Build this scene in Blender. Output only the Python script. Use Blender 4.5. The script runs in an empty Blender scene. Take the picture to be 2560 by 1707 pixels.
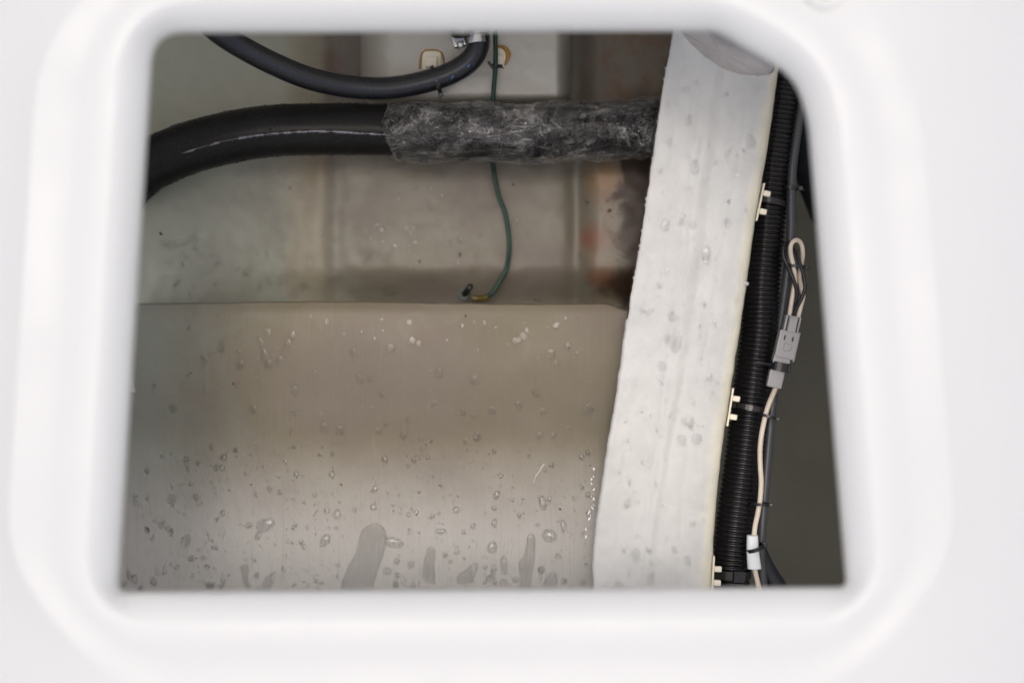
import bpy, bmesh, math, random
from mathutils import Vector, Matrix, noise
R = math.radians
rnd = random.Random(7)
sc = bpy.context.scene
C = sc.collection

# ---------------------------------------------------------------- camera, sky, sun
H = 1.6                     # camera height; it looks straight down through the hatch
K = 36.0 / 50.0 / 2560.0
cam_d = bpy.data.cameras.new('camera'); cam = bpy.data.objects.new('camera', cam_d); C.objects.link(cam)
cam.location = (0, 0, H); cam.rotation_euler = (0, 0, 0)
cam_d.lens = 50; cam_d.sensor_width = 36; cam_d.clip_start = 0.02; cam_d.clip_end = 200
cam_d.dof.use_dof = True; cam_d.dof.focus_distance = 0.896; cam_d.dof.aperture_fstop = 2.5
sc.camera = cam
SUN_EL, SUN_ROT = R(83), R(-20)
w = bpy.data.worlds.new("World"); sc.world = w; w.use_nodes = True
nt = w.node_tree; bg = nt.nodes['Background']
sky = nt.nodes.new('ShaderNodeTexSky'); sky.sky_type = 'NISHITA'; sky.sun_disc = False
sky.sun_elevation = SUN_EL; sky.sun_rotation = SUN_ROT
sky.air_density = 1.0; sky.dust_density = 6.0; sky.ozone_density = 1.0
nt.links.new(sky.outputs[0], bg.inputs[0]); bg.inputs[1].default_value = 0.15
sd = bpy.data.lights.new('sun', 'SUN'); so = bpy.data.objects.new('sun', sd); C.objects.link(so)
sd.energy = 0.5; sd.angle = R(14); sd.color = (1.0, 0.985, 0.96)
dirv = Vector((math.sin(SUN_ROT)*math.cos(SUN_EL), math.cos(SUN_ROT)*math.cos(SUN_EL), math.sin(SUN_EL)))
so.rotation_euler = dirv.to_track_quat('Z', 'Y').to_euler(); so.location = (0, 1, 3)
sc.view_settings.view_transform = 'Standard'; sc.view_settings.look = 'None'
sc.view_settings.gamma = 1; sc.view_settings.exposure = 0.46

# ---------------------------------------------------------------- helpers
def M(d): return 0.900+(d-0.915)*0.6      # depths below are written stretched; this brings them to metres below the camera
def P(u, v, d):             # a point of the place from its position (u,v) in the 2560x1707 photograph and its depth
    d = M(d); return Vector(((u-1280)*K*d, -(v-853.5)*K*d, H-d))
def lerp(a, b, t): return a+(b-a)*t
def sstep(a, b, x):
    t = max(0.0, min(1.0, (x-a)/(b-a))); return t*t*(3-2*t)
def interp(tab, x):
    if x <= tab[0][0]:
        (x0, y0), (x1, y1) = tab[0], tab[1]; return y0+(y1-y0)*(x-x0)/(x1-x0)
    for (x0, y0), (x1, y1) in zip(tab, tab[1:]):
        if x <= x1: return y0+(y1-y0)*(x-x0)/(x1-x0)
    (x0, y0), (x1, y1) = tab[-2], tab[-1]; return y0+(y1-y0)*(x-x0)/(x1-x0)
def smooth_interp(tab, x):  # Catmull-Rom on a table
    n = len(tab)
    if x <= tab[0][0] or x >= tab[-1][0]: return interp(tab, x)
    for i in range(n-1):
        if x <= tab[i+1][0]: break
    x0, y0 = tab[i]; x1, y1 = tab[i+1]
    m0 = (y1-tab[i-1][1])/(x1-tab[i-1][0]) if i > 0 else (y1-y0)/(x1-x0)
    m1 = (tab[i+2][1]-y0)/(tab[i+2][0]-x0) if i < n-2 else (y1-y0)/(x1-x0)
    h = x1-x0; t = (x-x0)/h
    return (2*t**3-3*t**2+1)*y0+(t**3-2*t**2+t)*h*m0+(-2*t**3+3*t**2)*y1+(t**3-t**2)*h*m1
def mesh(name, verts, faces, mat, parent=None, smooth=True):
    me = bpy.data.meshes.new(name); me.from_pydata([tuple(v) for v in verts], [], faces); me.update()
    if smooth: me.polygons.foreach_set('use_smooth', [True]*len(me.polygons))
    if mat: me.materials.append(mat)
    o = bpy.data.objects.new(name, me); C.objects.link(o)
    if parent: o.parent = parent; o.matrix_parent_inverse = Matrix.Translation(-parent.location)
    return o
def tag(o, label=None, cat=None, group=None, kind=None):
    if label: o['label'] = label
    if cat: o['category'] = cat
    if group: o['group'] = group
    if kind: o['kind'] = kind
    return o
def thing(name, loc, label, cat, group=None):
    o = bpy.data.objects.new(name, None); C.objects.link(o); o.location = loc; o.empty_display_size = 0.02
    return tag(o, label, cat, group)
def spline(pts, n):         # pts: list of Vectors (any size) -> n samples per span
    out = []; m = len(pts)
    for i in range(m-1):
        p0 = pts[max(i-1, 0)]; p1 = pts[i]; p2 = pts[i+1]; p3 = pts[min(i+2, m-1)]
        for j in range(n):
            t = j/n
            out.append(0.5*((2*p1)+(p2-p0)*t+(2*p0-5*p1+4*p2-p3)*t*t+(3*p1-p0-3*p2+p3)*t**3))
    out.append(pts[-1].copy()); return out
def resample(path, step):
    out = [path[0]]; acc = 0
    for a, b in zip(path, path[1:]):
        L = (b-a).length
        if L == 0: continue
        pos = step-acc
        while pos <= L:
            out.append(a.lerp(b, pos/L)); pos += step
        acc = (acc+L) % step
    return out
def frames(path):
    t0 = (path[1]-path[0]).normalized(); n = Vector((0, 0, 1)); n = (n-t0*n.dot(t0)).normalized()
    fr = []
    for i, p in enumerate(path):
        t = (path[min(i+1, len(path)-1)]-path[max(i-1, 0)]).normalized()
        n = (n-t*n.dot(t)).normalized(); fr.append((p, t, n, t.cross(n)))
    return fr
def tube_geo(path, rad, seg=20, cap=True, base=0):
    vs, fs = [], []; fr = frames(path); L = 0
    for i, (p, t, n, b) in enumerate(fr):
        if i: L += (p-path[i-1]).length
        for j in range(seg):
            a = 2*math.pi*j/seg
            r = rad(i, L, a) if callable(rad) else rad
            vs.append(p+(n*math.cos(a)+b*math.sin(a))*r)
    m = len(fr)
    for i in range(m-1):
        for j in range(seg):
            k = (j+1) % seg
            fs.append((base+i*seg+j, base+i*seg+k, base+(i+1)*seg+k, base+(i+1)*seg+j))
    if cap:
        fs.append(tuple(base+j for j in range(seg-1, -1, -1))); fs.append(tuple(base+(m-1)*seg+j for j in range(seg)))
    return vs, fs
def tube(name, pts, rpx, mat, parent=None, seg=16, n=12, step=None):   # pts (u,v,d), radius in photo pixels at the depth of the first point
    path = spline([P(*p) for p in pts], n)
    if step: path = resample(path, step)
    r = rpx*K*pts[0][2] if not callable(rpx) else rpx
    vs, fs = tube_geo(path, r, seg)
    return mesh(name, vs, fs, mat, parent)
def box_geo(c, ax, ay, az, sx, sy, sz, bev=0.0):
    bm = bmesh.new(); bmesh.ops.create_cube(bm, size=1)
    bmesh.ops.scale(bm, vec=(sx, sy, sz), verts=bm.verts)
    if bev: bmesh.ops.bevel(bm, geom=bm.edges[:], offset=bev, segments=2, affect='EDGES', profile=0.6)
    M = Matrix((ax, ay, az)).transposed()
    vs = [c+M@v.co for v in bm.verts]; bm.verts.index_update()
    fs = [tuple(v.index for v in f.verts) for f in bm.faces]; bm.free(); return vs, fs
def box(name, c, ax, ay, az, s, mat, parent=None, bev=0.0):
    vs, fs = box_geo(c, ax, ay, az, *s, bev); return mesh(name, vs, fs, mat, parent, smooth=False)
def join(parts):
    V, F = [], []
    for vs, fs in parts:
        b = len(V); V += list(vs); F += [tuple(i+b for i in f) for f in fs]
    return V, F
def axes(ang):              # ang: clockwise-on-screen direction of the long axis measured from "down the photo"
    a = Vector((-math.sin(R(ang)), -math.cos(R(ang)), 0)); z = Vector((0, 0, 1)); return a, z.cross(a), z

# ---------------------------------------------------------------- materials
class N:
    def __init__(s, name):
        s.m = bpy.data.materials.new(name); s.m.use_nodes = True; s.t = s.m.node_tree
        s.b = s.t.nodes['Principled BSDF']; s.out = s.t.nodes['Material Output']
        s.co = s.t.nodes.new('ShaderNodeTexCoord').outputs['Object']
    def lk(s, a, b): s.t.links.new(a, b)
    def node(s, typ, **kw):
        n = s.t.nodes.new(typ)
        for k, v in kw.items(): setattr(n, k, v)
        return n
    def map(s, scale, rot=(0, 0, 0), src=None):
        n = s.node('ShaderNodeMapping'); n.inputs['Scale'].default_value = scale; n.inputs['Rotation'].default_value = rot
        s.lk(src or s.co, n.inputs[0]); return n.outputs[0]
    def noise(s, scale, detail=4, rough=0.55, vec=None, dist=0):
        n = s.node('ShaderNodeTexNoise'); n.inputs['Scale'].default_value = scale; n.inputs['Detail'].default_value = detail
        n.inputs['Roughness'].default_value = rough; n.inputs['Distortion'].default_value = dist
        s.lk(vec or s.co, n.inputs['Vector']); return n.outputs['Fac']
    def voro(s, scale, vec=None, feat='F1'):
        n = s.node('ShaderNodeTexVoronoi'); n.feature = feat; n.inputs['Scale'].default_value = scale
        s.lk(vec or s.co, n.inputs['Vector']); return n.outputs['Distance']
    def ramp(s, fac, stops):
        n = s.node('ShaderNodeValToRGB'); e = n.color_ramp.elements
        while len(e) < len(stops): e.new(0.5)
        for q, (p, c) in zip(e, stops):
            q.position = p; q.color = (c, c, c, 1) if not isinstance(c, tuple) else (*c, 1)
        s.lk(fac, n.inputs[0]); return n.outputs[0]
    def mix(s, fac, a, b, typ='MIX'):
        n = s.node('ShaderNodeMix'); n.data_type = 'RGBA'; n.blend_type = typ
        for i, x in ((0, fac), (6, a), (7, b)):
            if isinstance(x, (int, float)): n.inputs[i].default_value = x
            elif isinstance(x, tuple): n.inputs[i].default_value = (*x, 1)
            else: s.lk(x, n.inputs[i])
        return n.outputs[2]
    def math(s, op, a, b=0.0, clamp=False):
        n = s.node('ShaderNodeMath', operation=op, use_clamp=clamp)
        for i, x in ((0, a), (1, b)):
            if isinstance(x, (int, float)): n.inputs[i].default_value = x
            else: s.lk(x, n.inputs[i])
        return n.outputs[0]
    def rng(s, v, a, b, c=0.0, d=1.0):
        n = s.node('ShaderNodeMapRange', interpolation_type='SMOOTHSTEP'); s.lk(v, n.inputs[0])
        for i, x in enumerate((a, b, c, d)): n.inputs[i+1].default_value = x
        return n.outputs[0]
    def xyz(s):
        n = s.node('ShaderNodeSeparateXYZ'); s.lk(s.co, n.inputs[0]); return n.outputs
    def bump(s, h, strength=0.3, dist=0.001, prev=None):
        n = s.node('ShaderNodeBump'); n.inputs['Strength'].default_value = strength; n.inputs['Distance'].default_value = dist
        s.lk(h, n.inputs['Height'])
        if prev: s.lk(prev, n.inputs['Normal'])
        s.lk(n.outputs[0], s.b.inputs['Normal']); return n.outputs[0]
    def base(s, c):
        if isinstance(c, tuple): s.b.inputs['Base Color'].default_value = (*c, 1)
        else: s.lk(c, s.b.inputs['Base Color'])
    def rough(s, r):
        if isinstance(r, (int, float)): s.b.inputs['Roughness'].default_value = r
        else: s.lk(r, s.b.inputs['Roughness'])
def simple(name, col, rough=0.4, metal=0.0, nscale=0, namt=0.15, bump=0.0, bscale=400):
    n = N(name)
    if nscale: n.base(n.mix(n.noise(nscale), tuple(c*(1-namt) for c in col), tuple(min(1, c*(1+namt)) for c in col)))
    else: n.base(col)
    n.rough(rough); n.b.inputs['Metallic'].default_value = metal
    if bump: n.bump(n.noise(bscale, 3), bump, 0.0006)
    return n.m
def rooms(n, x, y):         # helper kept tiny: photo pixel -> object x / y at a depth is done in python
    pass
def gelcoat():
    n = N('white_gelcoat'); c = n.mix(n.noise(9, 5), (0.81, 0.825, 0.80), (0.84, 0.855, 0.835)); n.base(c)
    n.rough(n.rng(n.noise(30, 3), 0.3, 0.7, 0.30, 0.42)); n.b.inputs['Specular IOR Level'].default_value = 0.4
    n.bump(n.noise(60, 2), 0.05, 0.001)
    tl = n.node('ShaderNodeBsdfTranslucent'); tl.inputs[0].default_value = (0.93, 0.91, 0.86, 1)      # laminate made translucent to fill the shaded bilge with daylight
    mx = n.node('ShaderNodeMixShader'); mx.inputs[0].default_value = 0.42
    n.lk(n.b.outputs[0], mx.inputs[1]); n.lk(tl.outputs[0], mx.inputs[2]); n.lk(mx.outputs[0], n.out.inputs[0]); return n.m
def panel_mat():
    n = N('wet_painted_panel'); X = n.xyz()
    a = n.noise(11, 6, 0.6); b = n.noise(26, 5, 0.6, dist=0.6)
    c = n.mix(n.rng(a, 0.42, 0.60), (0.130, 0.114, 0.078), (0.127, 0.107, 0.084))
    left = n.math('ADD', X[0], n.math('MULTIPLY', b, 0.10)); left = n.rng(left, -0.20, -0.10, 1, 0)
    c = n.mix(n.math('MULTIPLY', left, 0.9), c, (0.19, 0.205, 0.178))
    blot = n.noise(42, 3, 0.5, n.map((1, 0.7, 1)), dist=0.8); c = n.mix(n.rng(blot, 0.60, 0.64, 0, 0.16), c, (0.165, 0.15, 0.125))
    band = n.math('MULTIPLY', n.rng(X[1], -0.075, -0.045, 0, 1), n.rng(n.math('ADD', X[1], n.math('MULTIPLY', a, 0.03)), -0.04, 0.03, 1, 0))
    c = n.mix(n.math('MULTIPLY', band, 0.28), c, (0.085, 0.077, 0.058))      # shading of the panel's mid dip, painted in as a darker band
    # paler grey sky sheen towards the bottom, painted into the base colour
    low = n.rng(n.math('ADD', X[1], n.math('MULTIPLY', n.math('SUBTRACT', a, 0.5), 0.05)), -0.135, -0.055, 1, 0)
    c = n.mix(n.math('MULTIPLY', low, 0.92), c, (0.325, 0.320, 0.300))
    # run marks and dried tide lines in the paint
    st = n.noise(1, 5, 0.65, n.map((420, 9, 9))); c = n.mix(n.rng(st, 0.5, 0.75, 0, 0.16), c, (0.15, 0.13, 0.10))
    sp = n.voro(55); c = n.mix(n.rng(sp, 0.012, 0.03, 0.8, 0), c, (0.10, 0.08, 0.06))
    n.base(c); n.rough(n.rng(n.noise(20, 4), 0.35, 0.65, 0.42, 0.54)); n.b.inputs['Specular IOR Level'].default_value = 0.22
    f = n.bump(n.noise(1, 4, 0.6, n.map((420, 18, 18))), 0.28, 0.0008)
    f = n.bump(n.noise(32, 3), 0.25, 0.002, f); n.bump(n.noise(900, 2), 0.12, 0.0003, f); return n.m
def hull_mat():
    n = N('stained_bilge_paint'); X = n.xyz(); a = n.noise(10, 6, 0.62); b = n.noise(34, 6, 0.65, dist=0.8)
    c = n.mix(n.rng(a, 0.40, 0.62), (0.126, 0.115, 0.086), (0.126, 0.108, 0.092))
    wob = n.math('ADD', X[0], n.math('MULTIPLY', n.math('SUBTRACT', a, 0.5), 0.16))
    c = n.mix(n.rng(wob, -0.19, -0.10, 0.9, 0), c, (0.33, 0.342, 0.282))
    # tan stain along the raised seam left of centre
    seam = n.math('ABSOLUTE', n.math('ADD', X[0], 0.142)); c = n.mix(n.rng(seam, 0.006, 0.022, 0.45, 0), c, (0.22, 0.185, 0.12))
    # rusty brown grime against the stringer
    wx = n.math('ADD', X[0], n.math('MULTIPLY', n.math('SUBTRACT', b, 0.5), 0.045))
    c = n.mix(n.rng(wx, 0.045, 0.085, 0, 0.35), c, (0.24, 0.21, 0.15))
    m2 = n.math('MULTIPLY', n.rng(wx, 0.05, 0.075, 0, 1), n.rng(b, 0.42, 0.62, 0, 1)); c = n.mix(n.math('MULTIPLY', m2, 0.6), c, (0.16, 0.072, 0.034))
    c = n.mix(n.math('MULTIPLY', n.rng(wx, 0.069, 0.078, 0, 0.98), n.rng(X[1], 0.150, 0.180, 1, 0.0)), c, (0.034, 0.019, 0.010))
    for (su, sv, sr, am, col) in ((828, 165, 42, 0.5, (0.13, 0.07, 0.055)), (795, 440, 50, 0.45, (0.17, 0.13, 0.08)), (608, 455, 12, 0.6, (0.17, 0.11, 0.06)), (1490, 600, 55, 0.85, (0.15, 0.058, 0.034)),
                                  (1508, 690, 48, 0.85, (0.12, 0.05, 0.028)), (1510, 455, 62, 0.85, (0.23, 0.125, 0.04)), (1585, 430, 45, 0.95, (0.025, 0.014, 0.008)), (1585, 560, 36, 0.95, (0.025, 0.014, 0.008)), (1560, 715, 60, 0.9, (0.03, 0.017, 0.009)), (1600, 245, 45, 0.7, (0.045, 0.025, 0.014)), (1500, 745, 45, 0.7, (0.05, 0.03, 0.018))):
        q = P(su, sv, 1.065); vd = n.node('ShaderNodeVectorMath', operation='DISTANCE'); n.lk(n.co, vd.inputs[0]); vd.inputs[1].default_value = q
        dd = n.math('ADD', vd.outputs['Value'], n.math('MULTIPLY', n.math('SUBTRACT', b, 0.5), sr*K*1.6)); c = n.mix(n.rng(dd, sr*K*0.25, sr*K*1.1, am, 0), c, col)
    sp = n.voro(30); c = n.mix(n.rng(sp, 0.02, 0.05, 0.75, 0), c, (0.12, 0.09, 0.06))
    n.base(c); n.rough(n.rng(a, 0.3, 0.7, 0.48, 0.65))
    f = n.bump(n.noise(34, 4), 0.3, 0.002); n.bump(n.noise(700, 2), 0.15, 0.0004, f); return n.m
def beam_mat():
    n = N('wet_white_glass_fibre'); at = n.node('ShaderNodeAttribute'); at.attribute_name = 'across'; ac = at.outputs['Fac']
    a = n.noise(26, 5, 0.6); c = n.mix(n.rng(a, 0.35, 0.65), (0.415, 0.424, 0.415), (0.468, 0.477, 0.468))
    e = n.math('ADD', ac, n.math('MULTIPLY', n.math('SUBTRACT', a, 0.5), 0.25))
    c = n.mix(n.rng(e, 0.86, 0.99, 0, 0.6), c, (0.62, 0.60, 0.45))
    c = n.mix(n.rng(n.voro(60, n.map((1, 0.7, 1))), 0.14, 0.2, 0.16, 0), c, (0.5, 0.5, 0.49))
    n.base(c); n.rough(0.52); n.b.inputs['Specular IOR Level'].default_value = 0.3
    f = n.bump(n.noise(1, 4, 0.6, n.map((110, 9, 30), (0, 0, R(-8)))), 0.14, 0.0012)
    f = n.bump(n.noise(40, 4, 0.55), 0.50, 0.0030, f); n.bump(n.noise(420, 2), 0.2, 0.0005, f); return n.m
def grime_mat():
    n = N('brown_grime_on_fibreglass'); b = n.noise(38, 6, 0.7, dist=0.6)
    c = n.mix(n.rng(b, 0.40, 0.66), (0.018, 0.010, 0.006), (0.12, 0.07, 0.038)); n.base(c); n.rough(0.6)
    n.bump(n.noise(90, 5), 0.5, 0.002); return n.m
def rubber(name, col, rough, speck=0.0, bs=0.15):
    n = N(name); c = n.mix(n.noise(40, 4), tuple(x*0.75 for x in col), tuple(x*1.3 for x in col))
    if speck: c = n.mix(n.rng(n.voro(420), 0.05, 0.2, speck, 0), c, (0.25, 0.25, 0.25))
    n.base(c); n.rough(rough); n.bump(n.noise(300, 3), bs, 0.0004); return n.m
def film_mat():
    n = N('clear_plastic_film'); n.base((0.36, 0.36, 0.345)); n.rough(0.10); n.b.inputs['Specular IOR Level'].default_value = 0.9
    f = n.bump(n.noise(42, 5, 0.6, dist=1.6), 1.0, 0.008); n.lastbump = n.bump(n.voro(330), 0.4, 0.001, f)
    tr = n.node('ShaderNodeBsdfTransparent'); tr.inputs[0].default_value = (0.93, 0.93, 0.92, 1)
    mx = n.node('ShaderNodeMixShader')
    a = n.noise(30, 5, 0.62, n.map((0.6, 1, 1)), dist=1.8); v = n.noise(46, 4, 0.62, n.map((0.7, 1, 1)), dist=1.7)
    vein = n.rng(n.math('ABSOLUTE', n.math('SUBTRACT', v, 0.5)), 0.0, 0.045, 1, 0)
    fac = n.ramp(a, [(0.38, 0.0), (0.44, 0.03), (0.56, 0.09), (0.67, 0.36)])
    fac = n.math('ADD', fac, n.math('MULTIPLY', n.math('MULTIPLY', vein, n.rng(a, 0.38, 0.58)), 0.32))
    lw = n.node('ShaderNodeLayerWeight'); lw.inputs[0].default_value = 0.45
    fe = n.math('POWER', lw.outputs['Facing'], 2.2); fac2 = n.math('ADD', fac, n.math('MULTIPLY', fe, 0.75), True)
    n.lk(fac2, mx.inputs[0]); n.lk(tr.outputs[0], mx.inputs[1]); n.lk(n.b.outputs[0], mx.inputs[2]); gl = n.node('ShaderNodeBsdfGlossy'); gl.inputs['Roughness'].default_value = 0.06; n.lk(n.lastbump, gl.inputs['Normal'])
    fr = n.node('ShaderNodeFresnel'); fr.inputs[0].default_value = 1.55; n.lk(n.lastbump, fr.inputs['Normal'])
    m2 = n.node('ShaderNodeMixShader'); n.lk(fr.outputs[0], m2.inputs[0]); n.lk(mx.outputs[0], m2.inputs[1]); n.lk(gl.outputs[0], m2.inputs[2]); n.lk(m2.outputs[0], n.out.inputs[0]); return n.m
def water_mat(name='clear_water', fac=0.55):
    n = N(name); n.base((1, 1, 1)); n.rough(0.07); n.b.inputs['Transmission Weight'].default_value = 1.0; n.b.inputs['IOR'].default_value = 1.33
    n.b.inputs['Specular IOR Level'].default_value = 0.9
    t = n.node('ShaderNodeBsdfTransparent'); mx = n.node('ShaderNodeMixShader'); mx.inputs[0].default_value = fac
    n.lk(t.outputs[0], mx.inputs[1]); n.lk(n.b.outputs[0], mx.inputs[2]); n.lk(mx.outputs[0], n.out.inputs[0]); return n.m
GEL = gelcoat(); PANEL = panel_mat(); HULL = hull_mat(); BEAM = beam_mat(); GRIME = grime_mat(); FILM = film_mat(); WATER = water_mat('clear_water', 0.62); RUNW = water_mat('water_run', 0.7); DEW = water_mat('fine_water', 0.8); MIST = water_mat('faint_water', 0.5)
CUT = simple('grey_cut_laminate', (0.58, 0.57, 0.57), 0.6, 0, 30, 0.3, 0.4, 60)
HOSE = rubber('black_wet_rubber', (0.010, 0.010, 0.010), 0.34, 0.12, 0.25); HOSE.node_tree.nodes['Principled BSDF'].inputs['Specular IOR Level'].default_value = 0.12
_s = N('hose_highlight'); _s.base(_s.mix(_s.rng(_s.noise(150, 4, 0.7), 0.44, 0.58), (0.012, 0.012, 0.013), (0.11, 0.11, 0.13))); _s.rough(0.2); _s.bump(_s.noise(400, 3), 0.6, 0.0005); HIGHLIGHT = _s.m
HOSE2 = rubber('charcoal_rubber', (0.010, 0.011, 0.014), 0.30, 0.25, 0.2)
LOOM = rubber('black_loom_plastic', (0.005, 0.005, 0.006), 0.24); LOOM.node_tree.nodes['Principled BSDF'].inputs['Specular IOR Level'].default_value = 0.35
SLATE = rubber('dark_slate_jacket', (0.045, 0.05, 0.058), 0.38)
NAVY = rubber('blue_black_jacket', (0.012, 0.015, 0.022), 0.45)
TIE = rubber('black_nylon', (0.010, 0.010, 0.012), 0.30)
GREEN = simple('green_wire_insulation', (0.002, 0.030, 0.018), 0.6, 0, 90, 0.25, 0.1)
CREAM = simple('cream_wire_insulation', (0.62, 0.55, 0.45), 0.4, 0, 60, 0.12)
MOUNTM = simple('ivory_nylon', (0.66, 0.62, 0.50), 0.45, 0, 60, 0.08)
AMBER = simple('amber_adhesive', (0.30, 0.16, 0.02), 0.3, 0, 120, 0.3)
GREYP = simple('grey_connector_plastic', (0.30, 0.30, 0.305), 0.42, 0, 80, 0.08, 0.1)
DGREY = simple('dark_slot', (0.02, 0.02, 0.02), 0.6)
WHITEP = simple('white_label_sleeve', (0.66, 0.70, 0.73), 0.5, 0, 60, 0.05)
STEEL = simple('stainless_steel', (0.55, 0.55, 0.54), 0.28, 1.0, 90, 0.1)
TARN = simple('tarnished_metal', (0.020, 0.026, 0.023), 0.55, 0.3, 120, 0.4, 0.3)
YCRIMP = simple('yellow_brown_crimp', (0.075, 0.055, 0.010), 0.4, 0, 150, 0.4)
BLUEP = simple('blue_print', (0.03, 0.10, 0.30), 0.5)
SPECK = simple('dark_dirt', (0.07, 0.045, 0.03), 0.8)
_s = N('grey_bilge_floor_paint'); _c = _s.mix(_s.noise(14, 6, 0.6), (0.10, 0.10, 0.078), (0.165, 0.163, 0.135)); _c = _s.mix(_s.rng(_s.voro(26), 0.02, 0.06, 0.7, 0), _c, (0.03, 0.025, 0.02))
_c = _s.mix(_s.rng(_s.noise(20, 5, 0.6, dist=1), 0.60, 0.70, 0, 0.35), _c, (0.12, 0.07, 0.05)); _s.base(_c); _s.rough(0.55); _s.bump(_s.noise(60, 5), 0.4, 0.002); FLOOR = _s.m
INNER = simple('pale_inner_laminate', (0.72, 0.70, 0.65), 0.7, 0, 8, 0.15)

# ---------------------------------------------------------------- hatch rim and deck
OPEN = [(405, 84, 62), (1800, 80, 55), (1985, 190, 110), (2060, 330, 230), (2119, 1468, 16), (294, 1480, 14), (387, 150, 75)]
def rounded(poly, nc=10):
    out = []; n = len(poly)
    for i, (x, y, r) in enumerate(poly):
        p = Vector((x, y)); a = Vector(poly[i-1][:2]); b = Vector(poly[(i+1) % n][:2])
        da = (a-p); db = (b-p); r = min(r, da.length*0.48, db.length*0.48)
        s = p+da.normalized()*r; e = p+db.normalized()*r
        for j in range(nc+1):
            t = j/nc; out.append((1-t)**2*s+2*t*(1-t)*p+t*t*e)
    return out
def even(loop, n):
    L = [0]; m = len(loop)
    for i in range(m): L.append(L[-1]+(loop[(i+1) % m]-loop[i]).length)
    out = []; k = 0
    for j in range(n):
        s = L[-1]*j/n
        while L[k+1] < s: k += 1
        out.append(loop[k].lerp(loop[(k+1) % m], (s-L[k])/max(1e-9, L[k+1]-L[k])))
    return out
NL = 360
D0 = 0.698
base = even(rounded([(430, 81, 0), ] and [(383, 82, 75), (1791, 77, 26), (1984, 191, 50), (2021, 292, 100), (2118, 1468, 14), (294, 1480, 12)]), NL)
base = [Vector(((p.x-1280)*K*D0, -(p.y-853.5)*K*D0)) for p in base]
def offset(loop, d, sm):
    n = len(loop); out = []
    for i in range(n):
        t = (loop[(i+1) % n]-loop[i-1]).normalized(); nn = Vector((-t.y, t.x)); out.append(loop[i]+nn*d)
    for _ in range(sm):
        out = [out[i]*0.5+(out[i-1]+out[(i+1) % n])*0.25 for i in range(n)]
    return out
area = sum(a.x*b.y-b.x*a.y for a, b in zip(base, base[1:]+base[:1]))
sg = -1 if area > 0 else 1
def ring_mesh(name, loops, mat, parent):
    V = []; F = []
    for L, z in loops:
        V += [Vector((p.x, p.y, z(p) if callable(z) else z)) for p in L]
    for i in range(len(loops)-1):
        for j in range(NL):
            k = (j+1) % NL; F.append((i*NL+j, i*NL+k, (i+1)*NL+k, (i+1)*NL+j))
    if area < 0: F = [f[::-1] for f in F]
    return mesh(name, V, F, mat, parent)
ZD = H-0.685
rim = thing('hatch_rim', (0, -0.11, ZD), 'white moulded rim framing the open hatch, with rounded corners and one cut corner', 'hatch rim')
lip = [(offset(base, sg*0.004, 0), H-D0-0.006), (base, H-D0-0.002), (offset(base, sg*0.0008, 1), H-D0+0.002), (offset(base, sg*0.0030, 3), ZD-0.0075),
       (offset(base, sg*0.0060, 5), ZD-0.0045), (offset(base, sg*0.0092, 9), ZD-0.0020), (offset(base, sg*0.01316, 12), ZD-0.0008)]
ring_mesh('lip', lip, GEL, rim)
fl = [(offset(base, sg*0.01316, 12), ZD-0.0008), (offset(base, sg*0.01738, 20), ZD-0.0004), (offset(base, sg*0.02340, 24), ZD-0.0006), (offset(base, sg*0.02866, 26), ZD-0.0009), (offset(base, sg*0.03217, 28), ZD-0.0010)]
ring_mesh('flange', fl, GEL, rim)
gt = [(offset(base, sg*0.03217, 28), ZD-0.0010), (offset(base, sg*0.03627, 30), ZD-0.0009), (offset(base, sg*0.04095, 32), ZD-0.0006), (offset(base, sg*0.04563, 36), ZD-0.0001), (offset(base, sg*0.05148, 40), ZD+0.0002)]
ring_mesh('gutter', gt, GEL, rim)
def crown(p):
    x = abs(p.x); s = max(0, x-0.185); return ZD+0.0002-1.4*s*s if s < 0.13 else ZD+0.0002-0.02366-0.10*(s-0.13)
outer = gt[-1][0]; dl = [(outer, ZD+0.0002)]
cx, cy = 0.0, 0.013
for f in (1.04, 1.09, 1.16, 1.25, 1.4, 1.7, 2.3, 3.5, 6, 10):
    dl.append(([Vector((cx+(p.x-cx)*f, cy+(p.y-cy)*f)) for p in outer], crown))
dk = ring_mesh('deck', dl, GEL, None); dk['kind'] = 'structure'
# (no second skin) of the deck (its real underside), 12 mm below
fit = thing('deck_fitting', P(2062, -30, 0.557), 'small round white fitting let into the deck at the upper right edge of the photo', 'fitting')
ctr = P(2062, -38, 0.555)
def disc_ring(name, prof, mat, par, seg=40):
    V = []; F = []
    for r, z in prof:
        for j in range(seg):
            a = 2*math.pi*j/seg; V.append(ctr+Vector((r*math.cos(a), r*math.sin(a), z)))
    for i in range(len(prof)-1):
        for j in range(seg):
            k = (j+1) % seg; F.append((i*seg+j, i*seg+k, (i+1)*seg+k, (i+1)*seg+j))
    F.append(tuple((len(prof)-1)*seg+j for j in range(seg)))
    return mesh(name, V, F, mat, par)
disc_ring('collar', [(0.0118, -0.002), (0.0112, 0.0008), (0.0098, 0.0014), (0.0086, 0.0004), (0.0078, -0.001)], GEL, fit)
disc_ring('plug', [(0.0074, -0.0035), (0.0070, -0.0005), (0.0045, 0.0004), (0.001, 0.0006)], CUT, fit)

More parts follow.
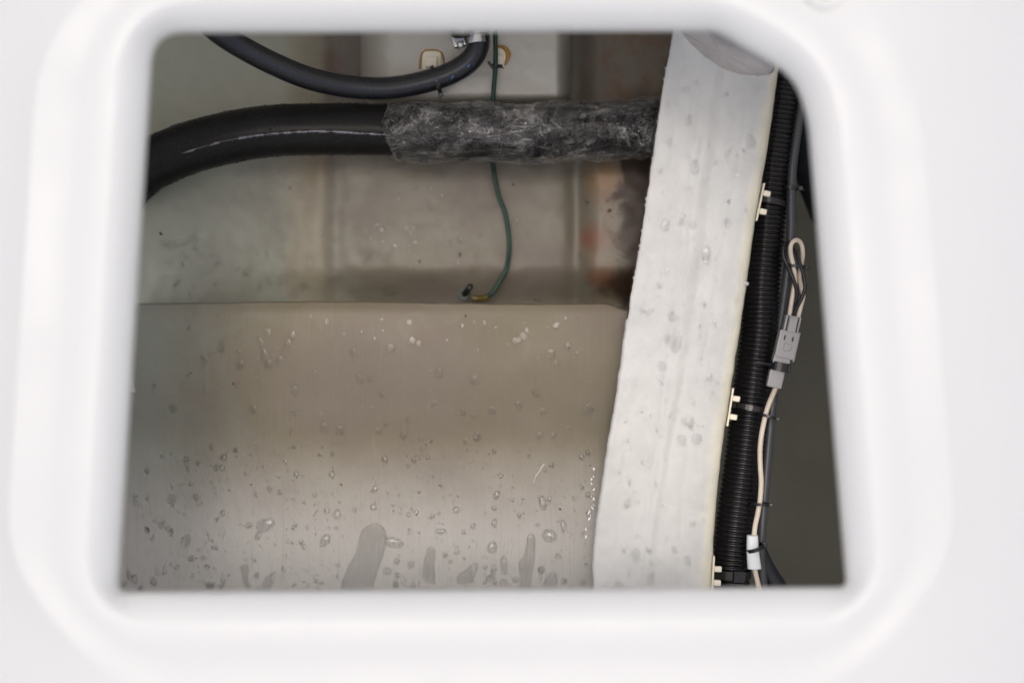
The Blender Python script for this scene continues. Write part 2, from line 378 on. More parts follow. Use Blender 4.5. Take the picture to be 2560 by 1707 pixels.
# ---------------------------------------------------------------- bilge: hull, floor, side walls
def hull_depth(u, v):
    d = 1.065
    d -= 0.115*sstep(820, 250, u)*sstep(200, 700, v)            # rises to the panel's lip on the left
    d -= 0.03*sstep(760, 200, u)
    d -= 0.006*math.exp(-((u-800)/42)**2)                        # raised seam
    d += 0.004*math.exp(-((u-838)/22)**2)
    d += 0.006*math.exp(-((u-1440)/22)**2)*sstep(380, 430, v)
    d -= 0.012*sstep(1440, 1500, u)
    d += 0.030*sstep(660, 770, v)*sstep(500, 900, u)            # dips under the lip
    d += 0.05*sstep(250, 300, v)*0
    cr = 645-0.16*(u-400) if 380 < u < 530 else None
    yl = 608-(u-400)*0.16+6*math.sin((u-400)/30)
    if 395 < u < 525: d += 0.012*math.exp(-((v-yl)/5.0)**2)*sstep(395, 420, u)*sstep(525, 480, u)*0.6
    d += 0.0035*noise.noise(Vector((u/150, v/150, 0)))+0.0012*noise.noise(Vector((u/35, v/35, 3)))
    return d
def grid(name, u0, u1, nu, v0, v1, nv, df, mat, parent=None):
    V = []; F = []
    for j in range(nv+1):
        for i in range(nu+1):
            u = lerp(u0, u1, i/nu); v = lerp(v0, v1, j/nv); V.append(P(u, v, df(u, v)))
    for j in range(nv):
        for i in range(nu):
            a = j*(nu+1)+i; F.append((a, a+nu+1, a+nu+2, a+1))
    return mesh(name, V, F, mat, parent)
hull = grid('hull', -250, 1760, 300, -350, 980, 200, hull_depth, HULL); hull['kind'] = 'structure'
# raised moulded block under the upper hose
blk = thing('moulded_block', P(1190, 100, 1.04), 'raised pale moulded block with rounded edges behind the clamped hose and green wire', 'moulding')
def block_depth(u, v):
    r = 42.0; eu = max(0.0, min((u-900)/85.0, (1430-u)/r, 1)); ev = max(0.0, min((274-v)/r, 1))
    q = math.hypot(1-eu, 1-ev); h = math.sqrt(max(0.0, 1-q*q)) if q < 1 else 0.0
    return 1.085-0.105*h-0.004*noise.noise(Vector((u/90, v/90, 7)))*h-0.0012*noise.noise(Vector((u/28, v/28, 7)))*h
block_paint = N('pale_bilge_paint'); _n = block_paint
_n.base(_n.mix(_n.noise(16, 5), (0.37, 0.365, 0.32), (0.41, 0.397, 0.355))); _n.rough(0.38); _f = _n.bump(_n.noise(45, 5), 0.45, 0.002); _n.bump(_n.noise(500, 2), 0.2, 0.0004, _f)
grid('block_body', 900, 1426, 130, -300, 270, 120, block_depth, block_paint.m, blk)
def sheet(name, pts, mat):
    o = mesh(name, pts, [tuple(range(len(pts)))], mat, None, False); o['kind'] = 'structure'; return o
BX, BY, BZ = 0.46, 0.36, 0.38
zt = H-D0-0.004
for nm, a, b in (('bilge_wall', (-BX, -BY), (BX, -BY)), ('bilge_wall', (BX, -BY), (BX, BY)), ('bilge_wall', (BX, BY), (-BX, BY)), ('bilge_wall', (-BX, BY), (-BX, -BY))):
    sheet(nm, [Vector((*a, BZ)), Vector((*b, BZ)), Vector((*b, zt)), Vector((*a, zt))], INNER)
V = []; F = []; nx = 40
fo = grid('bilge_floor', 200, 3400, 60, -800, 2600, 60, lambda u, v: 1.36+0.004*noise.noise(Vector((u/200, v/200, 1))), FLOOR); fo['kind'] = 'structure'
sheet('bilge_sump', [Vector((-BX, -BY, BZ)), Vector((BX, -BY, BZ)), Vector((BX, BY, BZ)), Vector((-BX, BY, BZ))], FLOOR)

# ---------------------------------------------------------------- painted panel (lower half)
PT = [(740, 0.935), (765, 0.924), (800, 0.921), (900, 0.921), (1020, 0.926), (1130, 0.930), (1230, 0.930), (1330, 0.928), (1430, 0.925), (1520, 0.921), (1700, 0.912)]
def panel_depth(u, v):
    return smooth_interp(PT, v)+0.0016*noise.noise(Vector((u/170, v/170, 5)))+0.014*sstep(600, 250, u)*0.6
def lip_v(u): return 763+3*math.sin(u/170)+1.5*noise.noise(Vector((u/50, 0, 0)))+16*sstep(1505, 1570, u)
pan = thing('baffle_panel', P(900, 1100, 0.94), 'beige grey painted panel filling the lower half of the bilge, wet and spotted with drops', 'panel')
V = []; F = []; nu, nv = 220, 150
rows = []
for j in range(-6, nv+1):
    row = []
    for i in range(nu+1):
        u = lerp(120, 1600, i/nu); vl = lip_v(u)
        if j < 0:
            q = -j/6; ang = q*math.pi/2
            if j == -6: p = P(u, vl-7, panel_depth(u, vl)+0.12); p.y = P(u, vl-7, panel_depth(u, vl)+0.008).y
            else: p = P(u, vl-7*math.sin(ang*1.1), panel_depth(u, vl)+0.006*(1-math.cos(ang*1.1)))
        else:
            v = lerp(vl, 1720, (j/nv)); p = P(u, v, panel_depth(u, v))
        row.append(len(V)); V.append(p)
    rows.append(row)
for a, b in zip(rows, rows[1:]):
    for i in range(nu): F.append((a[i], b[i], b[i+1], a[i+1]))
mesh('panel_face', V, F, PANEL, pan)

# ---------------------------------------------------------------- white stringer
LE = [(-120, 1716), (74, 1681), (218, 1654), (370, 1632), (588, 1600), (784, 1567), (980, 1540), (1143, 1513), (1306, 1489), (1400, 1481), (1470, 1482), (1640, 1476)]
RE = [(-120, 1985), (180, 1945), (381, 1917), (544, 1889), (762, 1859), (958, 1829), (1154, 1801), (1328, 1785), (1470, 1779), (1640, 1776)]
BD = [(-120, 0.825), (200, 0.845), (800, 0.865), (1200, 0.878), (1470, 0.885), (1640, 0.89)]
def le(v): return smooth_interp(LE, v)+2.4*noise.noise(Vector((0, v/40, 2)))+1.8*noise.noise(Vector((0, v/9, 5)))
def re_(v): return smooth_interp(RE, v)+1.6*noise.noise(Vector((0, v/35, 9)))
def beam_depth(u, v, a=None):
    if a is None: a = (u-le(v))/(re_(v)-le(v))
    d = smooth_interp(BD, v)
    e = 0.045
    if a < e: d += 0.0045*(1-math.sqrt(max(0, 1-((e-a)/e)**2)))
    if a > 1-0.085: q = (a-(1-0.085))/0.085; d += 0.008*(1-math.sqrt(max(0, 1-min(1, q)**2)))
    # laid-up cloth ridges running lengthwise
    for c0, wd, am in ((0.40, 0.03, 0.0011), (0.55, 0.035, 0.0014), (0.74, 0.02, 0.0005), (0.18, 0.03, 0.0004)):
        cc = c0+0.03*math.sin(v/260+c0*9); d += am*math.exp(-((a-cc)/wd)**2)*(0.65+0.5*noise.noise(Vector((c0*7, v/150, 0))))
    d -= 0.0012*math.exp(-((a-0.47-0.03*math.sin(v/260+4))/0.05)**2)
    d += 0.0013*noise.noise(Vector((u/45, v/90, 0)))+0.0004*noise.noise(Vector((u/15, v/26, 4)))
    return d
st = thing('stringer', P(1700, 850, 0.98), 'broad white wet glass fibre stringer running down the bilge beside the black conduit', 'stringer')
na, nb = 90, 330; V = []; F = []; acr = []
def brow(v):
    l, r = le(v), re_(v); row = []
    pl = P(l, v, beam_depth(l, v, 0)); pr = P(r, v, beam_depth(r, v, 1))
    row.append(len(V)); V.append(Vector((pl.x+0.018, pl.y, H-M(1.12)))); acr.append(0)
    for i in range(na+1):
        a = i/na; u = lerp(l, r, a); row.append(len(V)); V.append(P(u, v, beam_depth(u, v, a))); acr.append(a)
    row.append(len(V)); V.append(Vector((pr.x-0.001, pr.y, H-M(1.12)))); acr.append(1)
    return row
rows = [brow(lerp(-120, 1640, j/nb)) for j in range(nb+1)]
for a, b in zip(rows, rows[1:]):
    for i in range(len(a)-1): F.append((a[i], b[i], b[i+1], a[i+1]))
    F.append((a[-1], b[-1], b[0], a[0]))
F.append(tuple(rows[0])); F.append(tuple(rows[-1][::-1]))
body = mesh('stringer_body', V, F, BEAM, st); body.data.materials.append(GRIME)
at = body.data.attributes.new('across', 'FLOAT', 'POINT'); at.data.foreach_set('value', acr)
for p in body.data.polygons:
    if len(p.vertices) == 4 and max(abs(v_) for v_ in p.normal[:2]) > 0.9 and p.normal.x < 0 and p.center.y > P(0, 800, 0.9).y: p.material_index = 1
HOLE = [(1655, 20), (1679, 50), (1698, 79), (1724, 110), (1758, 140), (1795, 164), (1830, 180), (1866, 188), (1900, 189), (1922, 186), (1934, 178), (1934, 162), (1912, 132), (1876, 112), (1830, 97), (1797, 78), (1775, 50), (1740, 20)]
hp = spline([Vector((x, y, 0)) for x, y in HOLE+[HOLE[0]]], 5)[:-1]
hp = [Vector((p.x+1.5*noise.noise(Vector((p.x/9, p.y/9, 0))), p.y+1.5*noise.noise(Vector((p.x/9, p.y/9, 5))), 0)) for p in hp]
def prism(loop, dtop, dbot):
    n = len(loop); top = [P(p.x, p.y, 0.845) for p in loop]
    V = [Vector((q.x, q.y, H-M(dtop))) for q in top]+[Vector((q.x, q.y, H-M(dbot))) for q in top]
    F = [tuple(range(n)), tuple(range(2*n-1, n-1, -1))]+[(i, i+n, (i+1) % n+n, (i+1) % n) for i in range(n)]
    return V, F
Vc, Fc = prism(hp, 0.80, 0.90)
cut = mesh('cutter', Vc, Fc, CUT, None, False)
bmx = bmesh.new(); bmx.from_mesh(cut.data); bmesh.ops.recalc_face_normals(bmx, faces=bmx.faces); bmx.to_mesh(cut.data); bmx.free()
bmx = bmesh.new(); bmx.from_mesh(body.data); bmesh.ops.recalc_face_normals(bmx, faces=bmx.faces); bmx.to_mesh(body.data); bmx.free()
mo = body.modifiers.new('hole', 'BOOLEAN'); mo.operation = 'DIFFERENCE'; mo.object = cut; mo.solver = 'EXACT'
dg = bpy.context.evaluated_depsgraph_get(); me2 = bpy.data.meshes.new_from_object(body.evaluated_get(dg))
body.modifiers.clear(); body.data = me2; me2.name = 'stringer_body'; bpy.data.objects.remove(cut)
# grey lining of the hole: wall sloping into a shallow dish
n_ = len(hp); cen = Vector((sum(p.x for p in hp)/n_, sum(p.y for p in hp)/n_, 0)); V = []; F = []
prof = [(0.985, 0.849), (0.965, 0.860), (0.90, 0.868), (0.7, 0.873), (0.4, 0.875), (0.1, 0.876)]
for s, d in prof:
    for p in hp:
        q = cen.lerp(p, s); w_ = P(q.x, q.y, 0.845); V.append(Vector((w_.x, w_.y, H-M(d)-0.0015*noise.noise(Vector((q.x/18, q.y/18, 0)))*(s < 0.96))))
for i in range(len(prof)-1):
    for j in range(n_): k = (j+1) % n_; F.append((i*n_+j, i*n_+k, (i+1)*n_+k, (i+1)*n_+j))
F.append(tuple((len(prof)-1)*n_+j for j in range(n_)))
mesh('hole_lining', V, F, CUT, st)

# ---------------------------------------------------------------- hoses
big = thing('drain_hose', P(800, 330, 1.0), 'thick black wet hose curving in from the left and entering the white stringer', 'hose')
BH = [(230, 620, 0.97), (285, 505, 0.965), (340, 438, 0.962), (400, 400, 0.962), (500, 362, 0.962), (650, 331, 0.965), (800, 324, 0.968), (960, 325, 0.97), (1150, 330, 0.972), (1300, 333, 0.975), (1450, 329, 0.975), (1640, 320, 0.975), (1720, 318, 0.975)]
tube('hose_body', BH, 62, HOSE, big, seg=48, n=14)
tube('highlight_strip', [(455, 384, 0.9362), (520, 364, 0.9365), (572, 351, 0.9370), (646, 339, 0.9385), (738, 331, 0.940), (814, 329, 0.941), (906, 334, 0.942), (975, 338, 0.943)], 4.0, HIGHLIGHT, big, 10, 12)  # sky highlight along the wet hose, added as a thin pale strip
# crumpled clear film wrapped round its right half
WR = [(958, 330, 0.972), (1010, 330, 0.972), (1150, 331, 0.972), (1300, 333, 0.975), (1450, 329, 0.975), (1640, 321, 0.975), (1700, 318, 0.975)]
path = resample(spline([P(*p) for p in WR], 40), 0.0011); Lw = (len(path)-1)*0.0011
def wr(i, L, a):
    r = 70.5*K*0.972; c, s = math.cos(a), math.sin(a)
    q = Vector((L*38, c*1.5, s*1.5)); r += 0.0022*noise.noise(q)+0.0024*abs(noise.noise(q*2.7))-0.0006+0.0010*abs(noise.noise(q*7))
    if L < 0.012: r += 0.0018*math.sin(L*500)*(1-L/0.012)-0.0022*(1-L/0.012)
    if s > 0.0: pass
    r += 0.0028*max(0, -s if False else 0)
    return r
vs, fs = tube_geo(path, wr, 72, cap=False)
# slant the open end as in the photo (its lower edge starts further right)
for i in range(0, 72*26):
    row = i//72; f = 1-row/26; p = vs[i]; yy = (p.y-path[0].y)
    vs[i] = p+Vector((-(yy)*0.42*f+0.0015*noise.noise(Vector((yy*300, 0, 0)))*f if yy < 0 else -(yy)*-0.15*f, 0, 0))
wrap = mesh('plastic_wrap', vs, fs, FILM)
tag(wrap, 'crumpled clear plastic film wrapped round the right half of the thick black hose', 'plastic wrap')
small = thing('pump_hose', P(900, 222, 0.97), 'thinner charcoal hose sagging in a loop from the top edge up to the steel clamp', 'hose')
SH = [(455, 5, 0.86), (500, 42, 0.87), (551, 84, 0.885), (610, 122, 0.90), (690, 163, 0.915), (775, 197, 0.93), (871, 217, 0.945), (965, 221, 0.955), (1050, 208, 0.96), (1125, 184, 0.96), (1175, 152, 0.957), (1196, 112, 0.95), (1193, 70, 0.94), (1180, 30, 0.93), (1160, -20, 0.92)]
tube('hose_body', SH, 30, HOSE2, small, seg=36, n=12)
for (u, v) in ((1172, 165), (1131, 194)):
    pt = P(u, v, 0.952); box('print_mark', P(u, v, 0.9315)+Vector((0, 0, 0.0002)), *axes(-55), (0.0010, 0.0022, 0.0005), BLUEP, small, 0.0002)

# worm-drive clamp with its barb
cl = thing('hose_clamp', P(1165, 90, 0.93), 'slotted stainless hose clamp with its screw at the upper end of the charcoal hose', 'hose clamp')
ax = Vector((0.35, -0.94, -0.15)).normalized(); zc = P(1168, 66, 0.917)
b0 = ax.cross(Vector((0, 0, 1))).normalized(); c0 = b0.cross(ax).normalized()
def band(cpt, axis, n1, n2, r, wd, th, seg=48, a0=0, a1=2*math.pi):
    V = []; F = []
    closed = abs(a1-a0-2*math.pi) < 1e-6; m = seg if closed else seg+1
    for j in range(m):
        a = a0+(a1-a0)*j/seg; rr = n1*math.cos(a)+n2*math.sin(a)
        for s, q in ((-1, 0), (-1, 1), (1, 1), (1, 0)): V.append(cpt+rr*(r+q*th)+axis*s*wd/2)
    for j in range(m if closed else m-1):
        k = (j+1) % m
        for s in range(4): F.append((j*4+s, j*4+(s+1) % 4, k*4+(s+1) % 4, k*4+s))
    return V, F
bc = P(1182, 78, 0.938); bax = Vector((0.30, -1.0, 0.05)).normalized(); bn1 = bax.cross(Vector((0, 0, 1))).normalized(); bn2 = bn1.cross(bax).normalized()
V, F = band(bc, bax, bn1, bn2, 0.0093, 0.0095, 0.0009); mesh('band', V, F, STEEL, cl, False)
sl = []
for i in range(9):
    a = R(20+i*17); rr = bn1*math.cos(a)+bn2*math.sin(a); tt = bax.cross(rr)
    sl.append(box_geo(bc+rr*0.0104, (bax+tt*0.45).normalized(), tt, rr, 0.0055, 0.0008, 0.0006))
V, F = join(sl); s_ = mesh('band_slots', V, F, DGREY, cl, False)
V, F = band(P(1188, 101, 0.928), Vector((0.15, -1, 0)).normalized(), Vector((1, 0.15, 0)).normalized(), Vector((0, 0, 1)), 0.0062, 0.0050, 0.0008, 24, R(20), R(150)); mesh('band_tail', V, F, STEEL, cl, False)
hs = axes(-14); box('screw_housing', P(1146, 98, 0.925), *hs, (0.0105, 0.0078, 0.006), STEEL, cl, 0.0009)
V, F = tube_geo([P(1149, 104, 0.918), P(1153, 121, 0.920)], lambda i, L, a: 0.0023, 20); mesh('screw', V, F, STEEL, cl)
V, F = tube_geo([P(1151, 20, 0.905), P(1153, 60, 0.912), P(1156, 86, 0.918)], lambda i, L, a: 0.0086-0.0009*(i == 2), 28); mesh('barb', V, F, STEEL, cl)

# ---------------------------------------------------------------- green earth wire
gw = thing('earth_wire', P(1240, 400, 1.03), 'thin green wire hanging behind the big hose and curling left to a tarnished ring terminal', 'wire')
GW = [(1232, -20, 0.955), (1237, 60, 0.96), (1239, 130, 0.965), (1238, 180, 0.968), (1234, 225, 0.970), (1232, 262, 0.975), (1230, 300, 0.990), (1229, 350, 1.035), (1231, 400, 1.045), (1236, 440, 1.045), (1247, 490, 1.045), (1262, 530, 1.045), (1271, 580, 1.045), (1273, 622, 1.045), (1266, 670, 1.05), (1248, 706, 1.05), (1230, 733, 1.05), (1213, 744, 1.045)]
tube('insulation', GW, 6.0, GREEN, gw, seg=14, n=10)
tube('crimp_sleeve', [(1218, 743, 1.045), (1205, 746, 1.043), (1192, 746, 1.04), (1180, 744, 1.04)], 8.0, YCRIMP, gw, 14, 4)
V, F = band(P(1160, 736, 1.037), Vector((0, 0, 1)), Vector((1, 0, 0)), Vector((0, 1, 0)), 0.0016, 0.0020, 0.0030, 28); mesh('ring_terminal', V, F, TARN, gw, False)
V, F = tube_geo([P(1158, 739, 1.045), P(1159, 738, 1.028)], lambda i, L, a: 0.0040, 6); bt = mesh('terminal_nut', V, F, TARN, gw, False)
V, F = tube_geo([P(1161, 735, 1.03), P(1172, 721, 1.005), P(1176, 716, 1.0)], lambda i, L, a: 0.0021, 12); mesh('stud', V, F, TARN, gw)

# ---------------------------------------------------------------- cable ties and mounts
TG = 'black cable ties'
def tie(c, ang, rpx, wpx, hang, label, tail=0.0, squash=1.0, tailang=None, loc=None):
    d = c[2]; s = K*d; cp = P(*c); a, b, z = axes(ang)
    t = thing('cable_tie', cp, label, 'cable tie', TG)
    V, F = band(cp, a, b, z*squash, rpx*s, wpx*s, 1.6*s+0.0003, 36); mesh('strap', V, F, TIE, t, False)
    h = R(hang); rr = b*math.cos(h)+z*squash*math.sin(h); tt = a.cross(rr.normalized())
    box('tie_head', cp+rr*(rpx*s+0.0014), a, tt, rr.normalized(), ((wpx*1.35)*s, (wpx*1.5)*s, 0.0030), TIE, t, 0.0005)
    if tail:
        q = R(tailang if tailang is not None else hang); dd = b*math.cos(q)+z*math.sin(q)+a*0.35
        p0 = cp+rr*(rpx*s+0.001); V, F = tube_geo([p0, p0+dd.normalized()*tail*0.6*s, p0+dd.normalized()*tail*s], lambda i, L, an: (0.42-0.1*i)*wpx*s, 6); mesh('tie_tail', V, F, TIE, t)
    return t
tie((1090, 199, 0.96), 72, 32, 9, -15, 'black cable tie round the charcoal hose below the left ivory mount', 16, 1.0, 20)
tie((1238, 166, 0.967), 8, 8, 6, 30, 'black cable tie with two stubby ends round the green wire', 16, 1.0, 40)
t_ = C.objects[-1]
tube('tie_tail', [(1234, 172, 0.958), (1226, 163, 0.957), (1221, 155, 0.957)], 3.4, TIE, [o for o in C.objects if o.get('label', '').startswith('black cable tie with two stubby')][0], 8, 4)
tie((1977, 470, 0.925), 3, 18, 8, 10, 'black cable tie strapping the slate cable to the conduit near the top', 14, 1.0, 0)
tie((1990, 666, 0.915), 6, 22, 8, 8, 'black cable tie bunching the looped cream and black wires', 0, 0.7)
tie((1919, 1040, 0.911), 15, 20, 7, 5, 'small black cable tie round the cream wire just under the grey connector', 0)
tie((1901, 1259, 0.911), 4, 20, 7, 8, 'small black cable tie round the straight lower run of the cream wire', 0, 1.0)
tie((1886, 1369, 0.911), -20, 21, 9, 5, 'black cable tie slanting across the white label sleeve', 6, 1.5, 0)
tie((1918, 505, 0.935), 12, 47, 13, 148, 'black cable tie holding the conduit to the uppermost stringer mount', 0)
tie((1873, 1018, 0.93), 12, 47, 13, 150, 'black cable tie holding the conduit to the middle stringer mount', 0)
tie((1825, 1432, 0.925), 3, 48, 20, 75, 'wide black cable tie round the conduit by the lowest stringer mount', 0)
MG = 'ivory tie mounts'
def side_mount(u, v, d, ang, label, dv=46):
    a, b, z = axes(ang); cp = P(u, v, d); s = K*d
    t = thing('tie_mount', cp, label, 'cable mount', MG)
    box('mount_base', cp-b*(9*s)*0, a, b, z, (96*s, 5*s, 26*s), MOUNTM, t, 0.0005)
    for q in (-1, 1):
        pc = cp+a*q*(dv/2*s)+b*(-11*s)*-1
        o = box('mount_post', pc+z*0.003, a, b, z, (14*s, 18*s, 14*s), MOUNTM, t, 0.0008)
    return t
side_mount(1899, 506, 0.872, 12, 'ivory cable mount fixed to the right side of the stringer near the top')
side_mount(1824, 1017, 0.885, 9, 'ivory cable mount fixed to the right side of the stringer at mid length', 46)
side_mount(1781, 1436, 0.893, 3, 'ivory cable mount on the stringer cut by the bottom edge of the hatch', 34)
def flat_mount(u, v, d, su, sv, label):
    a, b, z = axes(0); s = K*d; cp = P(u, v, d); t = thing('adhesive_mount', cp, label, 'cable mount', MG)
    box('mount_base', cp, b, a, z, (su*s, sv*s, 0.003), MOUNTM, t, 0.0008)
    box('mount_bridge', cp+Vector((0, -0.002, 0.0022)), b, a, z, (su*0.62*s, sv*0.55*s, 0.003), MOUNTM, t, 0.0008)
    return t
m1 = flat_mount(1079, 150, 0.982, 46, 48, 'square ivory adhesive mount on the moulded block behind the charcoal hose')
m2 = flat_mount(1250, 145, 0.982, 28, 44, 'narrow ivory adhesive mount on the moulded block behind the green wire')
tube('adhesive_bead', [(1049, 172, 0.98), (1051, 148, 0.98), (1057, 132, 0.98), (1066, 127, 0.98), (1092, 127, 0.98), (1102, 132, 0.98), (1108, 146, 0.98), (1110, 160, 0.98)], 2.6, AMBER, m1, 8, 6)
pth = spline([P(*q) for q in [(1244, 116, 0.98), (1256, 118, 0.98), (1266, 126, 0.98), (1271, 138, 0.98), (1268, 152, 0.98), (1262, 165, 0.98)]], 6)
V, F = tube_geo(pth, lambda i, L, a: (2.2+4.2*math.sin(math.pi*min(1, i/30)))*K*0.98, 10); mesh('adhesive_bead', V, F, AMBER, m2)

# ---------------------------------------------------------------- conduit, cables, wires
cd = thing('corrugated_conduit', P(1890, 850, 0.935), 'black corrugated conduit running alongside the right edge of the white stringer', 'conduit')
CP = [(2000, -60, 0.92), (1975, 100, 0.925), (1957, 230, 0.93), (1944, 320, 0.933), (1930, 420, 0.935), (1920, 510, 0.937), (1911, 620, 0.938), (1903, 710, 0.938), (1898, 830, 0.938), (1883, 950, 0.937), (1868, 1070, 0.935), (1853, 1190, 0.933), (1838, 1300, 0.93), (1829, 1400, 0.928), (1826, 1500, 0.925), (1828, 1640, 0.92)]
pitch = 11.6*K*0.935; path = resample(spline([P(*p) for p in CP], 30), pitch/6)
def loom(i, L, a):
    q = (i % 6)/6; prof = (0.0, 0.75, 1.0, 1.0, 0.75, 0.0)[i % 6]
    return (42.5+4.2*prof)*K*0.935
vs, fs = tube_geo(path, loom, 28); mesh('conduit_sleeve', vs, fs, LOOM, cd)
sc1 = thing('power_cable', P(1975, 500, 0.92), 'smooth slate grey cable tied along the right side of the black conduit', 'cable')
tube('cable_jacket', [(2045, 40, 0.915), (2023, 160, 0.918), (2004, 260, 0.92), (1990, 350, 0.922), (1980, 430, 0.924), (1978, 500, 0.925), (1977, 590, 0.926), (1970, 670, 0.927), (1960, 750, 0.93), (1948, 830, 0.935), (1940, 900, 0.94), (1934, 980, 0.94), (1926, 1060, 0.938), (1919, 1140, 0.936), (1912, 1230, 0.934), (1905, 1320, 0.932), (1902, 1370, 0.932), (1905, 1430, 0.932), (1915, 1520, 0.93)], 11.5, SLATE, sc1, 20, 10)
sc2 = thing('branch_cable', P(1930, 1400, 0.95), 'blue black cable branching off to the lower right corner of the hatch', 'cable')
tube('cable_jacket', [(1880, 1180, 0.955), (1880, 1280, 0.955), (1885, 1350, 0.955), (1908, 1410, 0.955), (1945, 1470, 0.955), (2010, 1560, 0.95)], 24, NAVY, sc2, 24, 10)
sc3 = thing('shadowed_hose', P(2030, 380, 1.02), 'wide blue black hose in shadow passing under the upper right rim', 'hose')
tube('hose_body', [(1990, 60, 1.05), (2010, 220, 1.05), (2025, 340, 1.05), (2052, 460, 1.05), (2110, 590, 1.05), (2200, 720, 1.05)], 50, NAVY, sc3, 28, 10)
lw = thing('looped_lead', P(1990, 690, 0.915), 'cream and black wires looped back on themselves above the grey connector', 'wire')
tube('cream_wire', [(1973, 796, 0.918), (1978, 760, 0.914), (1984, 725, 0.912), (1988, 700, 0.913), (1984, 668, 0.911), (1977, 635, 0.91), (1977, 615, 0.91), (1984, 603, 0.91), (1994, 601, 0.912), (2003, 610, 0.915), (2007, 632, 0.918), (2004, 660, 0.922), (1998, 690, 0.92), (2003, 715, 0.915), (2008, 740, 0.913), (2002, 765, 0.914), (1994, 798, 0.917)], 5.6, CREAM, lw, 14, 8)
tube('black_wire', [(1980, 796, 0.917), (1990, 772, 0.912), (2003, 748, 0.908), (2012, 722, 0.908), (2011, 698, 0.908), (2004, 672, 0.91), (1996, 648, 0.913), (1990, 625, 0.917), (1978, 609, 0.918), (1966, 607, 0.917), (1958, 617, 0.914), (1958, 638, 0.912), (1966, 660, 0.911), (1978, 685, 0.908), (1988, 712, 0.908), (1992, 740, 0.91), (1986, 770, 0.915), (1979, 798, 0.919)], 4.6, TIE, lw, 12, 8)
cn = thing('wire_connector', P(1965, 870, 0.92), 'grey plastic two-wire plug connector lying on the conduit', 'connector')
A, B, Z = axes(12.5); s = K*0.915
def cpos(u, v, dz=0): return P(u, v, 0.917)+Vector((0, 0, dz))
box('plug_end', cpos(1978, 812), A, B, Z, (44*s, 38*s, 26*s), GREYP, cn, 0.0006)
box('latch_arm', cpos(1978, 814, 0.0040), A, B, Z, (34*s, 19*s, 0.0022), GREYP, cn, 0.0005)
for q in (-1, 1): box('latch_slot', cpos(1978, 812, 0.0031)+B*q*12.5*s, A, B, Z, (40*s, 3*s, 0.0012), DGREY, cn)
box('housing', cpos(1965, 862, 0.0006), A, B, Z, (68*s, 50*s, 34*s), GREYP, cn, 0.0009)
box('side_rail', cpos(1990, 868, -0.001), A, B, Z, (74*s, 6*s, 20*s), GREYP, cn, 0.0005)
for q in (-1, 1): box('inspection_slot', cpos(1968, 846, 0.0050)+B*q*10*s, A, B, Z, (11*s, 3*s, 0.001), DGREY, cn)
bmc = bmesh.new(); bmesh.ops.create_uvsphere(bmc, u_segments=20, v_segments=10, radius=1); Mx = Matrix((A, B, Z)).transposed()
ring = []
for j in range(28):
    a = 2*math.pi*j/28; ring.append(cpos(1963, 868, 0.0049)+A*9*s*math.sin(a)+B*13*s*max(-0.55, math.cos(a)))
ring.append(ring[0].copy()); bmc.free()
V, F = tube_geo(ring, 0.0004, 8, cap=False); mesh('release_button', V, F, GREYP, cn)
box('collar', cpos(1952, 899, 0.0), A, B, Z, (24*s, 42*s, 30*s), GREYP, cn, 0.0008)
box('tail_boot', cpos(1940, 938, -0.0005), A, B, Z, (62*s, 37*s, 26*s), GREYP, cn, 0.0010)
tp = thing('tape_band', P(1950, 920, 0.92), 'black strap with a glossy head wound round the middle of the grey connector', 'strap')
V, F = band(cpos(1950, 917), A, B, Z*0.85, 22*s, 22*s, 0.0012, 28); mesh('strap', V, F, TIE, tp, False)
box('strap_head', cpos(1970, 921, 0.001), A, B, Z, (24*s, 12*s, 0.0065), TIE, tp, 0.0007)
V, F = tube_geo([cpos(1935, 914, 0.001), cpos(1905, 908, 0.0115), cpos(1878, 903, 0.0125)], lambda i, L, a: (4.2-0.5*i)*s, 6); mesh('strap_tail', V, F, TIE, tp)
w2 = thing('cream_lead', P(1905, 1200, 0.92), 'single cream wire running down from the grey connector to the label sleeve', 'wire')
tube('insulation', [(1945, 950, 0.918), (1938, 972, 0.918), (1926, 1000, 0.908), (1917, 1025, 0.908), (1911, 1050, 0.908), (1904, 1085, 0.908), (1900, 1125, 0.908), (1901, 1170, 0.908), (1903, 1205, 0.908), (1900, 1250, 0.908), (1894, 1285, 0.908), (1887, 1320, 0.908), (1884, 1370, 0.908), (1887, 1420, 0.908), (1893, 1450, 0.908), (1902, 1490, 0.908), (1912, 1540, 0.908)], 6.2, CREAM, w2, 14, 8)
ls = thing('label_sleeve', P(1883, 1380, 0.915), 'blank white sleeve slid over the cream wire near the bottom of the hatch', 'label')
ps = spline([P(1881, 1337, 0.907), P(1882, 1378, 0.906), P(1886, 1421, 0.907)], 8)
vs, fs = [], []
for i, p in enumerate(ps):
    f = i/(len(ps)-1); hw = lerp(13.5, 17, f)*K*0.918
    for j in range(20):
        a = 2*math.pi*j/20; vs.append(p+Vector((hw*math.copysign(abs(math.cos(a))**0.7, math.cos(a)), 0, 0.0028*math.sin(a))))
for i in range(len(ps)-1):
    for j in range(20): k = (j+1) % 20; fs.append((i*20+j, i*20+k, (i+1)*20+k, (i+1)*20+j))
fs.append(tuple(range(20))); fs.append(tuple((len(ps)-1)*20+j for j in range(19, -1, -1)))
mesh('sleeve', vs, fs, WHITEP, ls)
# resin drips on the stringer's right edge
for (u, v, r) in ((1864, 708, 5), ):
    tube('resin_drip', [(u-14, v-4, 0.866), (u-4, v-1, 0.866), (u+5, v+2, 0.868)], r, BEAM, st, 10, 4)

